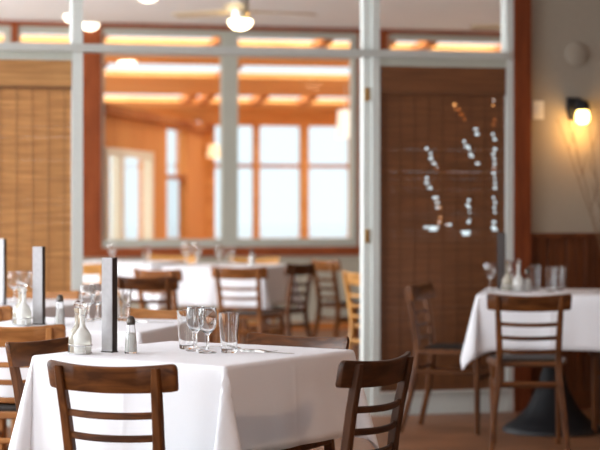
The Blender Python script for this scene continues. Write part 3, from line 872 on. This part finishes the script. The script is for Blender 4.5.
def f_caddy(add):
    bm = BM()
    for z, r in ((.030, .003), (.004, .0025)):
        pts = []
        for k in range(33):
            t = 2 * PI * k / 32
            pts.append((.0655 * math.cos(t) * 1.0, .036 * math.sin(t) + 0, z))
        tube(bm, pts, r, 6)
    add('wire_ring', bm, 'chrome')
    for x, y in ((.0655, 0), (-.0655, 0), (0, .036), (0, -.036)):
        bm = BM(); tube(bm, [(x, y, .0005), (x, y, .03)], .0022, 6); add('upright', bm, 'chrome')
    bm = BM(); box(bm, -.004, .004, -.0395, -.037, .006, .028); add('clip', bm, 'capdark', 30)
def f_salt(add):
    bm = BM(); n = 8
    rings = [[(r * math.cos(2 * PI * (k + .5) / n), r * math.sin(2 * PI * (k + .5) / n), z) for k in range(n)] for r, z in ((.020, 0), (.0222, .003), (.0215, .02), (.0135, .098), (.0125, .10), (.0115, .098), (.019, .02), (.019, .006))]
    loft(bm, rings); add('glass_body', bm, 'glass', 25)
    bm = BM(); lathe(bm, [(.001, .0065), (.0175, .0065), (.0178, .02), (.0135, .068), (.001, .07)], 16); add('salt_fill', bm, 'salt')
    bm = BM(); lathe(bm, [(.0135, .096), (.0142, .099), (.0142, .110), (.012, .119), (.006, .125), (.001, .126)], 24); add('cap', bm, 'capdark')
def f_holder(add):
    bm = BM(); loft(bm, [octo(0, 0, z, w, d, .08) for z, w, d in ((0, .05, .034), (.004, .05, .034))]); add('base', bm, 'holder', 30)
    bm = BM(); box(bm, -.0215, .0215, -.0150, -.011, .004, .318); add('front_leaf', bm, 'holder_sheen', 30)
    bm = BM(); box(bm, -.0205, .0225, -.011, .004, .004, .316); add('menu_stack', bm, 'holder', 30)
    bm = BM(); box(bm, -.0215, .0215, .004, .0150, .004, .318); add('back_leaf', bm, 'holder', 30)
def f_fork(add):
    bm = BM()
    def strip(pts):
        vt = []
        for x, w, z in pts: vt.append([(x, -w, z), (x, w, z), (x, w, z + .0018), (x, -w, z + .0018)])
        loft(bm, vt)
    strip([(-.1, .007, .0), (-.095, .009, .0), (-.05, .005, .003), (.03, .0032, .006), (.045, .009, .004), (.055, .0105, .002)])
    for k in range(4):
        y = -.0084 + k * .0056
        loft(bm, [[(x, y - .0015, z), (x, y + .0015, z), (x, y + .0015, z + .0016), (x, y - .0015, z + .0016)] for x, z in ((.054, .002), (.08, .001), (.1, .004))])
    add('fork', bm, 'steel', 40)
def f_knife(add):
    bm = BM()
    loft(bm, [[(x, -w, .0), (x, w, .0), (x, w * .9, h), (x, -w * .9, h)] for x, w, h in ((-.11, .006, .005), (-.1, .008, .007), (-.03, .0065, .006), (-.01, .006, .004))]); add('handle', bm, 'steel', 40)
    bm = BM()
    loft(bm, [[(x, -.008, .001), (x, w, .001), (x, w, .0022), (x, -.008, .003)] for x, w in ((-.011, .004), (.02, .009), (.09, .009), (.105, .004), (.112, -.005))]); add('blade', bm, 'steel', 40)
def f_spoon(add):
    bm = BM()
    loft(bm, [[(x, -w, z), (x, w, z), (x, w * .8, z + .002), (x, -w * .8, z + .002)] for x, w, z in ((-.1, .006, 0), (-.09, .008, 0), (-.03, .004, .004), (.03, .0032, .007))])
    rings = []
    for i in range(9):
        t = i / 8; x = .028 + .055 * t; w = .018 * math.sin(PI * min(.97, max(.06, t))) ** .6
        dz = .006 * math.sin(PI * t)
        rings.append([(x, -w, .007 * (1 - t) + .002), (x, 0, .007 * (1 - t) + .003 - dz * .8 + .001), (x, w, .007 * (1 - t) + .002), (x, w * .9, .007 * (1 - t) + .0035), (x, 0, .007 * (1 - t) + .005 - dz * .8), (x, -w * .9, .007 * (1 - t) + .0035)])
    loft(bm, rings); add('spoon', bm, 'steel', 60)
TUM, GOB, SALT, HOLD, CAD = proto(f_tumbler), proto(f_goblet), proto(f_salt), proto(f_holder), proto(f_caddy)
MILK, OIL = proto(f_bottle('milk')), proto(f_bottle('oil'))
FORK, KNIFE, SPOON = proto(f_fork), proto(f_knife), proto(f_spoon)

def tumbler(x, Y, label, s=1): single(TUM, 'tumbler', label, 'glass', 'clear tumblers', px(x, Y, Z0), 0, s)
def goblet(x, Y, label, s=1): single(GOB, 'goblet', label, 'glass', 'stemmed goblets', px(x, Y, Z0), 0, s)
def salt(x, Y, label): place(SALT, 'salt_shaker', label, 'salt shaker', 'salt shakers', px(x, Y, Z0))
def holder(x, Y, deg, label): place(HOLD, 'menu_holder', label, 'menu holder', 'upright menu holders', px(x, Y, Z0), math.radians(deg))
def cruets(x, Y, deg, where):
    c = px(x, Y, Z0); a = math.radians(deg)
    place(CAD, 'cruet_caddy', 'wire caddy holding two glass cruets ' + where, 'caddy', 'cruet caddies', c, a)
    d = Vector((math.cos(a), math.sin(a), 0)) * .0315
    place(OIL, 'cruet_bottle', 'clear glass cruet, left of the pair ' + where, 'bottle', 'cruets', c - d + Vector((0, 0, .0005)))
    place(MILK, 'cruet_bottle', 'whitish glass cruet, right of the pair ' + where, 'bottle', 'cruets', c + d + Vector((0, 0, .0005)))
# nearest table
cruets(80, 6.67, -68, 'on the nearest table')
holder(109.5, 6.73, ang1, 'tall narrow menu holder, sheen painted on its face, on the nearest table')
salt(131, 6.67, 'glass salt shaker with dark cap beside the holder on the nearest table')
tumbler(187, 6.88, 'left-hand tumbler on the nearest table, behind the goblets')
goblet(195.5, 6.79, 'left-hand goblet of the pair on the nearest table')
goblet(207.5, 6.70, 'right-hand goblet of the pair on the nearest table')
tumbler(229, 6.72, 'tumbler to the right of the goblets on the nearest table')
single(FORK, 'fork', 'steel fork lying right of the tumblers on the nearest table', 'fork', None, px(252, 6.78, Z0), math.radians(-35))
place(KNIFE, 'table_knife', 'steel knife lying right of the fork on the nearest table', 'knife', None, px(268, 6.71, Z0), math.radians(-35))
single(SPOON, 'spoon', 'steel spoon lying behind the goblets on the nearest table', 'spoon', None, px(220, 6.90, Z0), math.radians(-28))
# second table
cruets(22, 8.13, -68, 'on the second table')
holder(39, 8.17, -20, 'tall narrow menu holder on the second table, left side')
salt(60, 8.10, 'pale salt shaker beside the holder on the second table')
goblet(88, 8.40, 'nearer goblet of the pair on the second table')
goblet(97, 8.50, 'farther goblet of the pair on the second table')
tumbler(123.5, 8.40, 'tumbler right of the tall holder, on the second table')
place(KNIFE, 'table_knife', 'blurred knife lying on the second table behind the salt shaker', 'knife', None, px(150, 8.30, Z0), math.radians(-20))
# third table
holder(1, 9.64, -20, 'dark menu holder on the third table at the left edge')
goblet(14, 9.85, 'left-hand goblet of the three on the third table')
goblet(23, 9.98, 'middle goblet of the three on the third table')
goblet(34.5, 9.95, 'right-hand goblet of the three on the third table, beside the holder')
# right-hand table
goblet(490, 11.0, 'goblet nearest the left corner of the right-hand table', 1.05)
holder(501.5, 11.18, 160, 'dark upright menu holder on the right-hand table')
cruets(513, 10.98, -20, 'on the right-hand table')
goblet(507.5, 11.27, 'goblet behind the cruets on the right-hand table', 1.05)
salt(527.5, 10.98, 'white-filled salt shaker in the middle of the right-hand table')
tumbler(535.5, 11.12, 'tumbler beside the salt shaker on the right-hand table', 1.05)
tumbler(551.5, 10.95, 'left one of the two tumblers together on the right-hand table')
tumbler(560, 11.08, 'right one of the two tumblers together on the right-hand table')
single(FORK, 'fork', 'steel fork lying at the right end of the right-hand table', 'fork', None, px(583, 10.85, Z0), math.radians(20))
# far tables
goblet(186, 15.0, 'leftmost goblet on the centre far table', 1.15)
goblet(197, 14.95, 'second goblet on the centre far table', 1.15)
goblet(219, 15.1, 'third goblet on the centre far table')
tumbler(230, 15.0, 'tumbler beside the third goblet on the centre far table')
salt(252, 14.9, 'pale shaker on the right part of the centre far table')
tumbler(147, 15.5, 'pale tumbler on the far left table')
goblet(112, 15.6, 'goblet on the far left table behind the tall holder')
